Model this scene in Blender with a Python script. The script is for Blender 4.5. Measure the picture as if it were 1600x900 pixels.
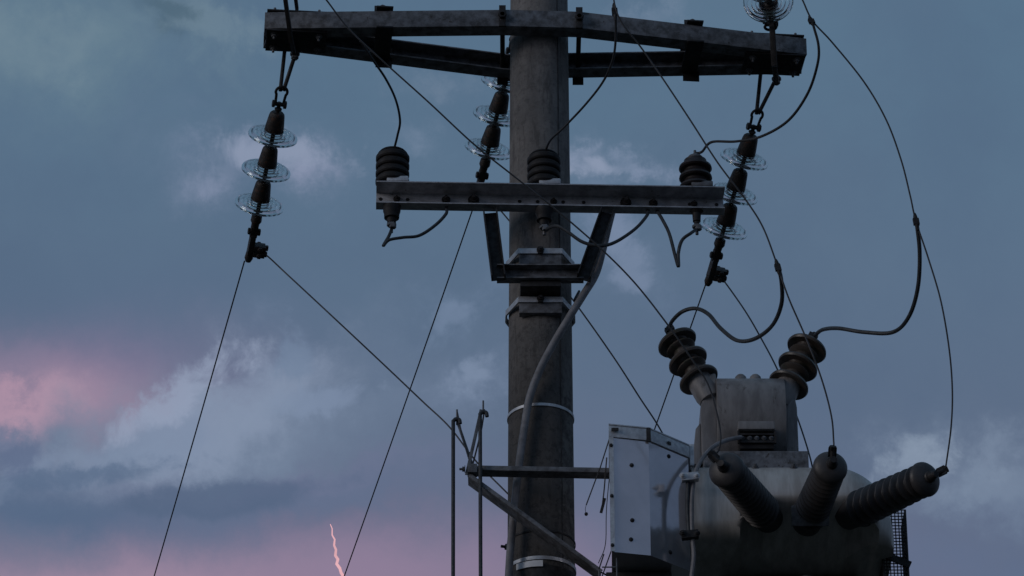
import bpy, bmesh, math, random
from mathutils import Vector as V, Matrix
random.seed(7)
R = math.radians
sc = bpy.context.scene
for o in list(bpy.data.objects): bpy.data.objects.remove(o)

# ------------------------------------------------------------------ camera
D, CZ, PITCH, F = 15.0, 1.6, R(29.0), 6120.0      # F: focal length in pixels of a 1600 wide picture
cd = bpy.data.cameras.new('camera'); cam = bpy.data.objects.new('camera', cd)
sc.collection.objects.link(cam); sc.camera = cam
cam.location = (0, -D, CZ); cam.rotation_euler = (R(90)+PITCH, 0, 0)
cd.sensor_width = 36; cd.lens = F/1600*36; cd.clip_start = 0.1; cd.clip_end = 20000
FW = V((0, math.cos(PITCH), math.sin(PITCH))); UP = V((0, -math.sin(PITCH), math.cos(PITCH)))
CAM = V((0, -D, CZ))
def ray(px, py): return FW + V((1,0,0))*((px-800)/F) + UP*((450-py)/F)
def P(px, py, Y):                                  # point at real depth Y
    d = ray(px, py); return CAM + d*((Y+D)/d.y)
def PZ(px, py, z):                                 # point at real height z
    d = ray(px, py); return CAM + d*((z-CZ)/d.z)
def lin(r, g, b):
    f = lambda c: (c/255/12.92) if c/255 <= .04045 else ((c/255+.055)/1.055)**2.4
    return (f(r), f(g), f(b), 1)

# ------------------------------------------------------------------ world (dusk sky with cloud banks, by compass direction and elevation)
SUN_EL, SUN_AZ = R(14), R(-122)                    # the sun is down low behind cloud, left of and behind the viewer
w = bpy.data.worlds.new('World'); sc.world = w; w.use_nodes = True
nt = w.node_tree; nt.nodes.clear()
class G:
    def __init__(s, nt): s.nt = nt
    def n(s, t, **k):
        x = s.nt.nodes.new(t)
        for a, b in k.items(): setattr(x, a, b)
        return x
    def set(s, sock, v):
        if isinstance(v, bpy.types.NodeSocket): s.nt.links.new(v, sock)
        else: sock.default_value = v
    def m(s, op, a, b=0.0, c=0.0, clamp=False):
        x = s.n('ShaderNodeMath', operation=op, use_clamp=clamp)
        s.set(x.inputs[0], a); s.set(x.inputs[1], b); s.set(x.inputs[2], c)
        return x.outputs[0]
    def noise(s, vec, scale, detail=6, rough=.55, out='Fac', lac=2.0, dist=0):
        x = s.n('ShaderNodeTexNoise'); s.set(x.inputs['Vector'], vec)
        x.inputs['Scale'].default_value = scale; x.inputs['Detail'].default_value = detail
        x.inputs['Roughness'].default_value = rough; x.inputs['Lacunarity'].default_value = lac
        x.inputs['Distortion'].default_value = dist
        return x.outputs[out]
    def mix(s, f, a, b, mode='MIX'):
        x = s.n('ShaderNodeMix', data_type='RGBA', blend_type=mode)
        s.set(x.inputs[0], f); s.set(x.inputs[6], a); s.set(x.inputs[7], b)
        return x.outputs[2]
    def ramp(s, f, a, b, lo=0.0, hi=1.0):
        x = s.n('ShaderNodeMapRange', interpolation_type='SMOOTHSTEP')
        s.set(x.inputs[0], f); x.inputs[1].default_value = a; x.inputs[2].default_value = b
        x.inputs[3].default_value = lo; x.inputs[4].default_value = hi
        return x.outputs[0]
g = G(nt)
tc = g.n('ShaderNodeTexCoord').outputs['Generated']
sep = g.n('ShaderNodeSeparateXYZ'); nt.links.new(tc, sep.inputs[0])
X, Y, Z = sep.outputs
DEG = 57.29578
az = g.m('MULTIPLY', g.m('ARCTAN2', X, Y), DEG)
el = g.m('MULTIPLY', g.m('ARCSINE', Z), DEG)
def noisexy(scale, seed, **k):
    mp = g.n('ShaderNodeVectorMath', operation='ADD'); nt.links.new(tc, mp.inputs[0]); mp.inputs[1].default_value = seed
    return g.noise(mp.outputs[0], scale, **k)
n1 = g.m('SUBTRACT', noisexy(24, (3,1,2), detail=10, rough=.66), .5)
n2 = g.m('SUBTRACT', noisexy(24, (7,5,9), detail=10, rough=.66), .5)
azw = g.m('MULTIPLY_ADD', n1, 4.2, az); elw = g.m('MULTIPLY_ADD', n2, 3.4, el)
azs = g.m('MULTIPLY_ADD', n1, 1.6, az); els = g.m('MULTIPLY_ADD', n2, 1.1, el)
def ae(px, py):
    d = ray(px, py).normalized(); return math.atan2(d.x, d.y)*DEG, math.asin(d.z)*DEG
def blob(px, py, rx, ry, ang=0, a0=az, e0=el, soft=1.0):
    """a patch of sky, 1 in its middle falling to 0 at its edge"""
    a, e = ae(px, py); sx = .00936/math.cos(R(e))
    dx = g.m('MULTIPLY', g.m('SUBTRACT', a0, a), 1/(sx*1)); dy = g.m('MULTIPLY', g.m('SUBTRACT', e0, e), -1/.00936)
    c, s = math.cos(R(ang)), math.sin(R(ang))
    u = g.m('MULTIPLY_ADD', dx, c/rx, g.m('MULTIPLY', dy, s/rx)); v = g.m('MULTIPLY_ADD', dx, -s/ry, g.m('MULTIPLY', dy, c/ry))
    r2 = g.m('MULTIPLY_ADD', u, u, g.m('MULTIPLY', v, v))
    return g.m('EXPONENT', g.m('MULTIPLY', r2, -1.2*soft))
def bl(*a, **k): return blob(*a, a0=azw, e0=elw, **k)
def bs(*a, **k): return blob(*a, a0=azs, e0=els, **k)
wisp = g.ramp(noisexy(30, (1,8,4), detail=11, rough=.66, dist=.5), .38, .66)
fine = g.ramp(noisexy(64, (2,2,6), detail=10, rough=.66, dist=.4), .38, .66)
nis = g.n('ShaderNodeTexSky', sky_type='NISHITA'); nis.sun_disc = False
nis.sun_elevation = SUN_EL; nis.sun_rotation = SUN_AZ; nis.altitude = 100; nis.dust_density = 1.5
clear = g.mix(1.0, nis.outputs[0], (.06,.06,.06,1), 'MULTIPLY')
# cloud deck colour: slate blue overhead, warmer and paler toward the horizon
t = g.ramp(el, 24.4, 33.4)
deck = g.mix(t, lin(95,109,134), lin(90,118,142))
deck = g.mix(g.m('MULTIPLY', g.ramp(noisexy(16, (5,3,3), detail=9, rough=.62), .32, .68), .6), deck, g.mix(t, lin(87,104,130), lin(84,107,133)))
col = g.mix(.9, clear, deck)
def lay(col, mask, amt, c):
    c = (c[0]+0, c[1]+2, c[2]+0)
    return g.mix(g.m('MULTIPLY', mask, amt, clamp=True), col, lin(*c))
far = g.ramp(noisexy(5, (4,4,1), detail=8, rough=.6), .45, .75)
col = lay(col, far, .2, (108,120,142))
W = lambda k: g.m('MULTIPLY_ADD', wisp, k, 1-k)
Fn = lambda k: g.m('MULTIPLY_ADD', fine, k, 1-k)
# lower right and lower left: dusky mauve air
col = lay(col, bl(560,1010,760,215), .8, (126,113,142))
col = lay(col, bl(1250,950,480,200), .35, (102,108,138))
# top left: pale veil and a dark notch
col = lay(col, bl(110,50,260,110,-8), g.m('MULTIPLY', W(.6), .7), (108,130,146))
col = lay(col, bl(260,15,70,30,10), .7, (74,96,116))
col = lay(col, bl(330,70,130,40,10), g.m('MULTIPLY', fine, .5), (104,126,145))
col = lay(col, bl(230,480,420,90), .5, (88,106,134))
# broken bright scraps
col = lay(col, bl(395,235,150,50,6), g.m('MULTIPLY', Fn(.75), .55), (122,134,162))
col = lay(col, bl(490,265,55,36,28), g.m('MULTIPLY', Fn(.6), .9), (134,142,170))
col = lay(col, bl(340,240,60,36,-25), g.m('MULTIPLY', Fn(.6), .85), (130,140,168))
col = lay(col, bl(925,275,50,26,4), g.m('MULTIPLY', Fn(.5), 1.0), (134,145,172))
col = lay(col, bl(1035,278,42,22,-4), g.m('MULTIPLY', Fn(.5), .9), (130,142,170))
col = lay(col, bl(985,380,46,90,-20), g.m('MULTIPLY', Fn(.7), .8), (116,131,160))
col = lay(col, bl(655,225,40,28), g.m('MULTIPLY', Fn(.7), .7), (114,130,156))
col = lay(col, bl(1000,28,80,22), g.m('MULTIPLY', Fn(.6), .8), (120,135,160))
col = lay(col, bl(700,125,90,28), g.m('MULTIPLY', fine, .6), (112,128,152))
col = lay(col, bl(735,600,85,36,-10), g.m('MULTIPLY', Fn(.6), .9), (116,130,158))
col = lay(col, bl(700,495,80,40,-25), g.m('MULTIPLY', fine, .7), (110,127,155))
col = lay(col, bl(460,545,60,50,-25), g.m('MULTIPLY', Fn(.8), .6), (108,124,152))
# pink glow behind the left bank, then grey lumps in front of it
col = lay(col, bs(170,580,270,75,-4), .6, (124,114,146))
col = lay(col, bs(100,618,230,58,8), .95, (160,133,158))
col = lay(col, bl(60,650,120,42,18), .9, (186,149,170))
col = lay(col, bl(30,585,90,28,20), .4, (100,108,138))
col = lay(col, bl(30,705,75,48,20), .95, (110,116,146))
col = lay(col, bs(105,690,38,44,0), .95, (104,116,144))
col = lay(col, bs(190,705,80,50,-14), .9, (110,123,150))
# the broad grey bank rising to the right
col = lay(col, bl(330,690,330,95,-16), .95, (112,126,152))
col = lay(col, bl(330,640,230,38,-28), g.m('MULTIPLY', W(.6), 1.0), (134,147,172))
col = lay(col, bl(240,710,200,30,-24), g.m('MULTIPLY', Fn(.6), .7), (128,140,166))
col = lay(col, bl(430,625,130,40,-12), g.m('MULTIPLY', Fn(.7), .8), (124,138,164))
col = lay(col, bl(430,745,260,34,-8), .55, (116,118,150))
col = lay(col, bl(60,760,180,36,-8), g.m('MULTIPLY', Fn(.6), .6), (110,120,148))
# dark keel of the bank, mauve below it
col = lay(col, bs(120,812,320,46,4), 1.0, (84,102,132))
col = lay(col, bl(380,800,260,46,-10), .75, (92,106,136))
col = lay(col, bl(590,770,120,40,-5), .4, (98,110,140))
col = lay(col, bs(190,932,560,70,-4), 1.0, (160,136,160))
col = lay(col, bs(560,905,320,66,-6), .8, (141,123,151))
# right hand scraps
col = lay(col, bl(1430,705,70,50,-20), g.m('MULTIPLY', Fn(.65), 1.0), (130,144,168))
col = lay(col, bl(1510,740,100,32,-18), g.m('MULTIPLY', Fn(.6), .6), (130,144,168))
col = lay(col, bl(1565,775,120,40,10), .6, (114,128,154))
col = lay(col, bl(1500,880,180,40,0), .4, (94,108,138))
# crisp edged scraps and billows: a soft patch broken up by fine turbulence, then cut fairly hard
cn = g.m('SUBTRACT', noisexy(34, (9,2,5), detail=12, rough=.60, dist=.25), .5)
cn2 = g.m('SUBTRACT', noisexy(70, (6,6,2), detail=12, rough=.62, dist=.4), .5)
def scrap(px, py, rx, ry, ang, amt, c, lo=.42, hi=1.02, k=2.35, n=None):
    global col
    m_ = g.ramp(g.m('MULTIPLY_ADD', n or cn, k, bs(px, py, rx, ry, ang)), lo, hi)
    fall = g.ramp(bs(px, py, rx*1.5, ry*1.5, ang), .08, .8)
    col = lay(col, g.m('MULTIPLY', m_, fall), amt, c)
scrap(350,640,340,80,-27, .6, (134,146,172))
scrap(190,700,210,60,-25, .6, (122,136,164))
scrap(290,610,180,40,-32, .8, (146,156,182), n=cn2)
scrap(500,620,130,36,-14, .7, (124,138,166), n=cn2)
scrap(330,775,340,38,-10, .8, (84,99,128), n=cn)
scrap(140,745,180,30,-14, .7, (84,102,132), n=cn2)
scrap(430,240,140,42,8, .85, (138,148,174), n=cn2)
scrap(945,272,80,24,4, .85, (140,150,176), n=cn2)
scrap(985,400,46,90,-15, .7, (118,132,160), n=cn2)
scrap(1445,712,100,46,-16, .65, (140,153,175), n=cn2)
scrap(1550,760,120,34,-8, .4, (124,138,162), n=cn2)
scrap(60,60,260,90,-8, .6, (114,134,150), n=cn)
scrap(330,30,150,50,14, .6, (112,132,150), n=cn2)
scrap(265,10,70,20,14, .8, (78,100,120), n=cn2)
scrap(740,590,85,34,-14, .8, (122,136,163), n=cn2)
scrap(460,545,55,55,-20, .7, (112,128,156), n=cn2)
scrap(700,500,65,30,-20, .7, (112,128,156), n=cn2)
scrap(40,715,65,38,-30, .8, (94,106,137), n=cn2)
bg = g.n('ShaderNodeBackground'); nt.links.new(col, bg.inputs[0]); bg.inputs[1].default_value = 1.0
wo = g.n('ShaderNodeOutputWorld'); nt.links.new(bg.outputs[0], wo.inputs[0])

sd = bpy.data.lights.new('sun', 'SUN'); sd.energy = 0.5; sd.angle = R(25); sd.color = (1.0, .95, .95)
so = bpy.data.objects.new('sun', sd); sc.collection.objects.link(so)
sdir = V((math.sin(SUN_AZ)*math.cos(SUN_EL), math.cos(SUN_AZ)*math.cos(SUN_EL), math.sin(SUN_EL)))
so.rotation_euler = sdir.to_track_quat('Z', 'Y').to_euler()
sc.view_settings.view_transform = 'Standard'; sc.view_settings.look = 'None'
sc.view_settings.exposure = 0; sc.view_settings.gamma = 1; sc.view_settings.use_curve_mapping = False
sc.render.engine = 'CYCLES'
sc.cycles.max_bounces = 10; sc.cycles.transmission_bounces = 10; sc.cycles.caustics_refractive = False

# ------------------------------------------------------------------ materials
def mat(name, c1, c2=None, rough=.6, metal=0.0, scale=12, bump=.15, bscale=None, stretch=(1,1,1), spots=None, spec=.5, rvar=.15, coat=0):
    m = bpy.data.materials.new(name); m.use_nodes = True; h = G(m.node_tree); m.node_tree.nodes.clear()
    b = h.n('ShaderNodeBsdfPrincipled'); o = h.n('ShaderNodeOutputMaterial'); h.nt.links.new(b.outputs[0], o.inputs[0])
    geo = h.n('ShaderNodeNewGeometry').outputs['Position']
    mp = h.n('ShaderNodeMapping'); h.nt.links.new(geo, mp.inputs[0]); mp.inputs['Scale'].default_value = stretch
    v = mp.outputs[0]; c2 = c2 or tuple(x*.6 for x in c1)
    f = h.ramp(h.noise(v, scale, 8, .65), .32, .68)
    col = h.mix(f, (*c1, 1), (*c2, 1))
    if spots:
        sc_, th, c3 = spots
        col = h.mix(h.ramp(h.noise(v, sc_, 5, .7), th, th+.07), col, (*c3, 1))
    h.nt.links.new(col, b.inputs['Base Color'])
    b.inputs['Metallic'].default_value = metal; b.inputs['Specular IOR Level'].default_value = spec
    b.inputs['Coat Weight'].default_value = coat
    h.nt.links.new(h.m('MULTIPLY_ADD', f, rvar, rough), b.inputs['Roughness'])
    if bump:
        bp = h.n('ShaderNodeBump'); bp.inputs['Strength'].default_value = bump; bp.inputs['Distance'].default_value = .004
        h.nt.links.new(h.noise(v, bscale or scale*5, 6, .6), bp.inputs['Height']); h.nt.links.new(bp.outputs[0], b.inputs['Normal'])
    return m
M = {}
M['galv']  = mat('weathered_galvanised_steel', (.19,.195,.21), (.085,.085,.092), .5, .35, 22, .2, spots=(60,.62,(.06,.045,.038)))
M['arm']   = mat('old_crossarm_steel', (.20,.205,.225), (.075,.075,.08), .55, .25, 24, .4, spots=(30,.62,(.06,.05,.045)))
M['bright']= mat('bright_zinc', (.60,.61,.63), (.42,.43,.46), .4, .5, 40, .1)
M['sheet'] = mat('folded_zinc_sheet', (.70,.68,.715), (.58,.565,.60), .08, .62, 3.5, .02, 5, spots=(26,.72,(.46,.44,.45)), rvar=.07)
M['dark']  = mat('dark_forged_steel', (.04,.038,.04), (.018,.017,.018), .55, .4, 40, .3, spots=(80,.6,(.05,.03,.022)))
M['cap']   = mat('malleable_iron_cap', (.045,.038,.036), (.018,.017,.018), .5, .3, 60, .35, spots=(50,.56,(.09,.045,.03)))
M['rubber']= mat('black_silicone_rubber', (.009,.007,.008), (.006,.005,.006), .62, 0, 30, .1)
M['rubber_brown']= mat('weathered_dark_polymer', (.028,.02,.021), (.014,.011,.012), .42, 0, 30, .1)
M['porc']  = mat('brown_glazed_porcelain', (.095,.078,.068), (.05,.04,.035), .3, 0, 14, .05, spots=(20,.56,(.06,.06,.045)))
M['poly']  = mat('grey_silicone_shed', (.066,.060,.061), (.034,.031,.032), .38, 0, 12, .12)
M['tank']  = mat('brushed_tank_steel', (.56,.53,.505), (.36,.335,.315), .42, .3, 6, .06, 30, stretch=(3,1,.5))
M['epoxy'] = mat('grey_epoxy_casting', (.245,.237,.24), (.145,.139,.143), .42, 0, 9, .12, stretch=(2.2,2.2,.5), spots=(12,.60,(.11,.10,.095)))
M['cable'] = mat('weathered_cable_sheath', (.04,.045,.052), (.022,.025,.03), .5, 0, 50, .2)
M['wire']  = mat('dull_aluminium_strand', (.05,.05,.056), (.03,.031,.034), .5, .3, 8, .05)
M['conduit']= mat('grey_flexible_conduit', (.23,.222,.235), (.15,.145,.153), .5, 0, 20, .15)
M['white'] = mat('white_reflective_band', (.8,.8,.82), (.68,.68,.7), .35, 0, 30, .1)
M['ground']= mat('rough_grass_ground', (.060,.058,.046), (.036,.036,.028), .9, 0, .5, .6, 3)
# concrete: cast grey, streaked by years of rain, darker and grimier where water has run down the lower length
def concrete():
    m = bpy.data.materials.new('weathered_concrete'); m.use_nodes = True; h = G(m.node_tree); m.node_tree.nodes.clear()
    b = h.n('ShaderNodeBsdfPrincipled'); o = h.n('ShaderNodeOutputMaterial'); h.nt.links.new(b.outputs[0], o.inputs[0])
    pos = h.n('ShaderNodeTexCoord').outputs['Object']
    mp = h.n('ShaderNodeMapping'); h.nt.links.new(pos, mp.inputs[0]); mp.inputs['Scale'].default_value = (1,1,.12)
    f1 = h.ramp(h.noise(mp.outputs[0], 14, 8, .6), .35, .66)
    f2 = h.ramp(h.noise(pos, 9, 9, .7), .40, .60)
    f4 = h.ramp(h.noise(pos, 34, 6, .75), .50, .60)
    f5 = h.ramp(h.noise(mp.outputs[0], 38, 6, .7), .54, .62)
    f3 = h.ramp(h.noise(pos, 90, 5, .7), .3, .7)
    col = h.mix(f1, (.25,.232,.222,1), (.15,.138,.132,1))
    col = h.mix(h.m('MULTIPLY', f2, .5), col, (.11,.105,.105,1))
    col = h.mix(h.m('MULTIPLY', f3, .35), col, (.24,.235,.225,1))
    col = h.mix(h.m('MULTIPLY', f4, .45), col, (.085,.078,.076,1))
    col = h.mix(h.m('MULTIPLY', f5, .5), col, (.07,.064,.062,1))
    sp = h.n('ShaderNodeSeparateXYZ'); h.nt.links.new(pos, sp.inputs[0])
    zz = h.m('MULTIPLY_ADD', f1, .25, sp.outputs[2])
    grime = h.ramp(zz, 9.3, 10.2, .78, 0)
    # a strip of clean, scaled concrete on the right flank
    flank = h.m('MULTIPLY', h.ramp(h.m('MULTIPLY_ADD', f2, .03, sp.outputs[0]), .098, .112), h.ramp(h.noise(pos, 22, 8, .75), .44, .56))
    col2 = h.mix(grime, col, h.mix(f4, (.05,.045,.043,1), (.022,.02,.02,1)))
    col2 = h.mix(h.m('MULTIPLY', flank, h.m('MULTIPLY', grime, .9)), col2, (.18,.175,.165,1))
    h.nt.links.new(col2, b.inputs['Base Color']); b.inputs['Roughness'].default_value = .92
    bp = h.n('ShaderNodeBump'); bp.inputs['Strength'].default_value = .8; bp.inputs['Distance'].default_value = .004
    h.nt.links.new(h.noise(pos, 60, 8, .7), bp.inputs['Height']); h.nt.links.new(bp.outputs[0], b.inputs['Normal'])
    return m
M['concrete'] = concrete()
def glass():
    m = bpy.data.materials.new('toughened_glass'); m.use_nodes = True; b = m.node_tree.nodes['Principled BSDF']
    h = G(m.node_tree)
    n = h.noise(h.n('ShaderNodeNewGeometry').outputs['Position'], 30, 3)
    h.nt.links.new(h.mix(n, (.97,.99,.99,1), (.94,.98,.98,1)), b.inputs['Base Color'])
    b.inputs['Roughness'].default_value = .02; b.inputs['IOR'].default_value = 1.5; b.inputs['Transmission Weight'].default_value = 1
    return m
M['glass'] = glass()
def emis(name, c, s):
    m = bpy.data.materials.new(name); m.use_nodes = True; nt = m.node_tree; nt.nodes.clear(); h = G(nt)
    e = h.n('ShaderNodeEmission'); o = h.n('ShaderNodeOutputMaterial'); nt.links.new(e.outputs[0], o.inputs[0])
    n = h.ramp(h.noise(h.n('ShaderNodeNewGeometry').outputs['Position'], .03, 3), .3, .7)
    nt.links.new(h.mix(n, c, tuple(x*.75 for x in c)), e.inputs[0]); e.inputs[1].default_value = s
    return m
M['bolt_glow'] = emis('lightning_plasma', lin(240,184,192), 1.0)
M['bolt_dim'] = emis('faint_lightning_plasma', lin(118,108,138), 1.0)

# ------------------------------------------------------------------ mesh building
def frame(axis, up=V((0,0,1))):
    a = V(axis).normalized()
    if abs(a.dot(up)) > .995: up = V((0,1,0))
    s = a.cross(up).normalized(); u = s.cross(a).normalized()
    return s, u, a
class MB:
    def __init__(s): s.v = []; s.f = []
    def add(s, vs, fs):
        k = len(s.v); s.v += [V(x) for x in vs]; s.f += [tuple(i+k for i in f) for f in fs]; return s
    def box(s, c, ax, ay, az, sx, sy, sz):
        c = V(c); ax, ay, az = V(ax).normalized(), V(ay).normalized(), V(az).normalized(); vs = []
        for k in (-.5,.5):
            for j in (-.5,.5):
                for i in (-.5,.5): vs.append(c+ax*sx*i+ay*sy*j+az*sz*k)
        return s.add(vs, [(0,2,3,1),(4,5,7,6),(0,1,5,4),(2,6,7,3),(0,4,6,2),(1,3,7,5)])
    def abox(s, x0, x1, y0, y1, z0, z1):
        return s.box(((x0+x1)/2,(y0+y1)/2,(z0+z1)/2), (1,0,0),(0,1,0),(0,0,1), x1-x0, y1-y0, z1-z0)
    def bar(s, a, b, wd, ht, up=V((0,0,1))):
        a, b = V(a), V(b); sd, u, ax = frame(b-a, up); return s.box((a+b)/2, ax, sd, u, (b-a).length, wd, ht)
    def lathe(s, origin, axis, prof, n=24, up=V((0,0,1))):
        sd, u, a = frame(axis, up); o = V(origin); vs = []; fs = []
        m = len(prof)
        for (r, h) in prof:
            for i in range(n):
                t = 2*math.pi*i/n; vs.append(o + a*h + (sd*math.cos(t)+u*math.sin(t))*max(r, 1e-5))
        for k in range(m-1):
            for i in range(n):
                j = (i+1) % n; fs.append((k*n+i, k*n+j, (k+1)*n+j, (k+1)*n+i))
        fs.append(tuple(range(n))[::-1]); fs.append(tuple((m-1)*n+i for i in range(n)))
        return s.add(vs, fs)
    def ring(s, origin, axis, prof, n=40, up=V((0,0,1))):      # closed profile -> torus-like solid
        sd, u, a = frame(axis, up); o = V(origin); vs = []; fs = []; m = len(prof)
        for (r, h) in prof:
            for i in range(n):
                t = 2*math.pi*i/n; vs.append(o + a*h + (sd*math.cos(t)+u*math.sin(t))*r)
        for k in range(m):
            for i in range(n):
                j = (i+1) % n; k2 = (k+1) % m; fs.append((k*n+i, k*n+j, k2*n+j, k2*n+i))
        return s.add(vs, fs)
    def cyl(s, a, b, r, r2=None, n=16):
        a, b = V(a), V(b); return s.lathe(a, b-a, [(r,0),(r if r2 is None else r2,(b-a).length)], n)
    def hexnut(s, c, axis, r, h): return s.lathe(c, axis, [(r,0),(r,h)], 6)
    def tube(s, pts, r, n=8, rf=None):
        pts = [V(p) for p in pts]; vs = []; fs = []; m = len(pts)
        t0 = (pts[1]-pts[0]).normalized(); sd, u, _ = frame(t0)
        for k, p in enumerate(pts):
            t = (pts[min(k+1, m-1)] - pts[max(k-1, 0)]).normalized()
            sd = (sd - t*sd.dot(t)).normalized(); u = sd.cross(t)
            rr = r*(rf(k/(m-1)) if rf else 1)
            for i in range(n):
                a = 2*math.pi*i/n; vs.append(p + (sd*math.cos(a)+u*math.sin(a))*rr)
        for k in range(m-1):
            for i in range(n):
                j = (i+1) % n; fs.append((k*n+i, k*n+j, (k+1)*n+j, (k+1)*n+i))
        fs.append(tuple(range(n))[::-1]); fs.append(tuple((m-1)*n+i for i in range(n)))
        return s.add(vs, fs)
    def prism(s, poly, d):                                      # planar polygon (3d points) pushed by vector d
        n = len(poly); poly = [V(p) for p in poly]; d = V(d)
        return s.add(poly+[p+d for p in poly], [tuple(range(n))[::-1], tuple(range(n, 2*n))] + [(i,(i+1)%n,n+(i+1)%n,n+i) for i in range(n)])
    def sweep(s, path, prof):                                   # horizontal path (x,y,z), profile (offset to the left-hand normal, height)
        path = [V(p) for p in path]; m = len(path); n = len(prof); vs = []; fs = []
        for k, p in enumerate(path):
            d1 = (path[k]-path[k-1]).normalized() if k else (path[1]-path[0]).normalized()
            d2 = (path[k+1]-path[k]).normalized() if k < m-1 else d1
            t = (d1+d2).normalized(); nn = V((-t.y, t.x, 0)); sc_ = 1/max(.3, nn.dot(V((-d1.y, d1.x, 0)).normalized()))
            for (o, h) in prof: vs.append(p + nn*o*sc_ + V((0,0,h)))
        for k in range(m-1):
            for i in range(n):
                j = (i+1) % n; fs.append((k*n+i, k*n+j, (k+1)*n+j, (k+1)*n+i))
        fs.append(tuple(range(n))[::-1]); fs.append(tuple((m-1)*n+i for i in range(n)))
        return s.add(vs, fs)
    def build(s, name, m, parent=None, bevel=0, smooth=True):
        me = bpy.data.meshes.new(name); bm = bmesh.new()
        vs = [bm.verts.new(v) for v in s.v]
        for f in s.f:
            try: bm.faces.new([vs[i] for i in f])
            except ValueError: pass
        bmesh.ops.recalc_face_normals(bm, faces=bm.faces)
        if bevel:
            es = [e for e in bm.edges if len(e.link_faces) == 2 and e.calc_face_angle(0) > R(30)]
            bmesh.ops.bevel(bm, geom=es, offset=bevel, segments=2, affect='EDGES', profile=.6, clamp_overlap=True)
        if parent is not None:
            bmesh.ops.translate(bm, verts=bm.verts, vec=-V(parent['_o']))
        bm.to_mesh(me); bm.free()
        if smooth:
            for p in me.polygons: p.use_smooth = True
            try: me.set_sharp_from_angle(angle=R(32))
            except Exception: pass
        me.materials.append(m)
        o = bpy.data.objects.new(name, me); sc.collection.objects.link(o)
        o['_o'] = (0,0,0)
        if parent is not None:
            o.parent = parent; o['_o'] = tuple(parent['_o'])
        return o
def tag(o, label, cat, group=None):
    o['label'] = label; o['category'] = cat
    if group: o['group'] = group
    return o
def thing(name, loc, label, cat, group=None):
    o = bpy.data.objects.new(name, None); sc.collection.objects.link(o); o.location = loc; o['_o'] = tuple(loc); o.empty_display_size = .1
    return tag(o, label, cat, group)
def crom(pts, k=10):
    pts = [V(p) for p in pts]; q = [pts[0]*2-pts[1]] + pts + [pts[-1]*2-pts[-2]]; out = []
    for i in range(1, len(q)-2):
        a, b, c, d = q[i-1], q[i], q[i+1], q[i+2]
        for j in range(k):
            t = j/k; out.append(.5*((2*b)+(c-a)*t+(2*a-5*b+4*c-d)*t*t+(3*b-a-3*c+d)*t**3))
    out.append(pts[-1]); return out
def bolt(mb, c, axis, r=.011, L=.018):
    c = V(c); a = V(axis).normalized()
    mb.lathe(c, a, [(r*1.5,0),(r*1.5,.003)], 14); mb.hexnut(c+a*.003, a, r, r*.9); mb.cyl(c+a*r*.9, c+a*(L+r), r*.5, n=8)

# ------------------------------------------------------------------ the ground
m = MB(); S = 6000
m.add([(-S,-S,0),(S,-S,0),(S,S,0),(-S,S,0)], [(0,1,2,3)])
gr = m.build('ground', M['ground'], smooth=False); gr['kind'] = 'structure'

# ------------------------------------------------------------------ the pole
AX = P(844, 450, 0).x
def halfw(row, wpx): return (P(844+wpx/2, row, 0)-P(844, row, 0)).x
r_hi, z_hi = halfw(30, 90), P(844, 30, 0).z
r_lo, z_lo = halfw(870, 105.5), P(844, 870, 0).z
def prad(z): return r_hi + (z-z_hi)*(r_lo-r_hi)/(z_lo-z_hi)
pole = thing('utility_pole', (AX, 0, 0), 'tall round grey concrete utility pole, streaked darker lower down', 'utility pole')
m = MB(); zs = [0, 2, 4, 6, 8, 9, 10, 11, 12.1, 12.13]
m.lathe((AX,0,0), (0,0,1), [(prad(z), z) for z in zs[:-1]] + [(prad(12.1)-.02, 12.13)], 96)
m.build('shaft', M['concrete'], pole)
m = MB()                                                        # raised mould seam and old tie wire down the right front
a = R(-52)
zz = 6.5; pts = []
while zz < 11.9:
    r = prad(zz)+.001; aa = a + random.uniform(-.012,.012); pts.append((AX+r*math.cos(aa), r*math.sin(aa), zz)); zz += .12
m.tube(pts, .0028, 6)
m.build('mould_seam', M['dark'], pole)
def hoop(z, h, th, mt, name, tilt=0):
    mm = MB(); r = prad(z)
    mm.ring((AX,0,z), (0,tilt,1), [(r+.001,-h/2),(r+th,-h/2),(r+th,h/2),(r+.001,h/2)], 72); return mm.build(name, mt, pole)
zr = P(845, 632, -prad(9.3)).z
hoop(zr, .013, .005, M['bright'], 'strap')
hoop(P(845, 830, -.14).z, .008, .004, M['dark'], 'strap', .02)
zb = P(845, 872, -.15).z
hoop(zb+.005, .016, .005, M['bright'], 'strap')
st = hoop(P(845, 894, -.15).z, .07, .007, M['dark'], 'base_band')
m = MB(); r = prad(zb)+.0135                                    # pale reflective strip on the band
arc = [(AX+r*math.cos(R(t)), r*math.sin(R(t))) for t in range(-132, -84, 4)]
m.sweep([(x, y, P(845, 881, -.15).z) for x, y in arc], [(-.0015,-.014),(.0015,-.014),(.0015,.014),(-.0015,.014)])
m.build('reflective_strip', M['white'], pole)
m = MB(); c = P(790, 855, -.02); bolt(m, c+V((.012,0,0)), (-1,-.3,0), .013, .02); m.build('strap_bolt', M['dark'], pole)
m = MB(); c = P(896, 872, -.06); bolt(m, c-V((.012,0,0)), (1,-.5,0), .014, .03); m.build('strap_bolt', M['bright'], pole)

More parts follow.
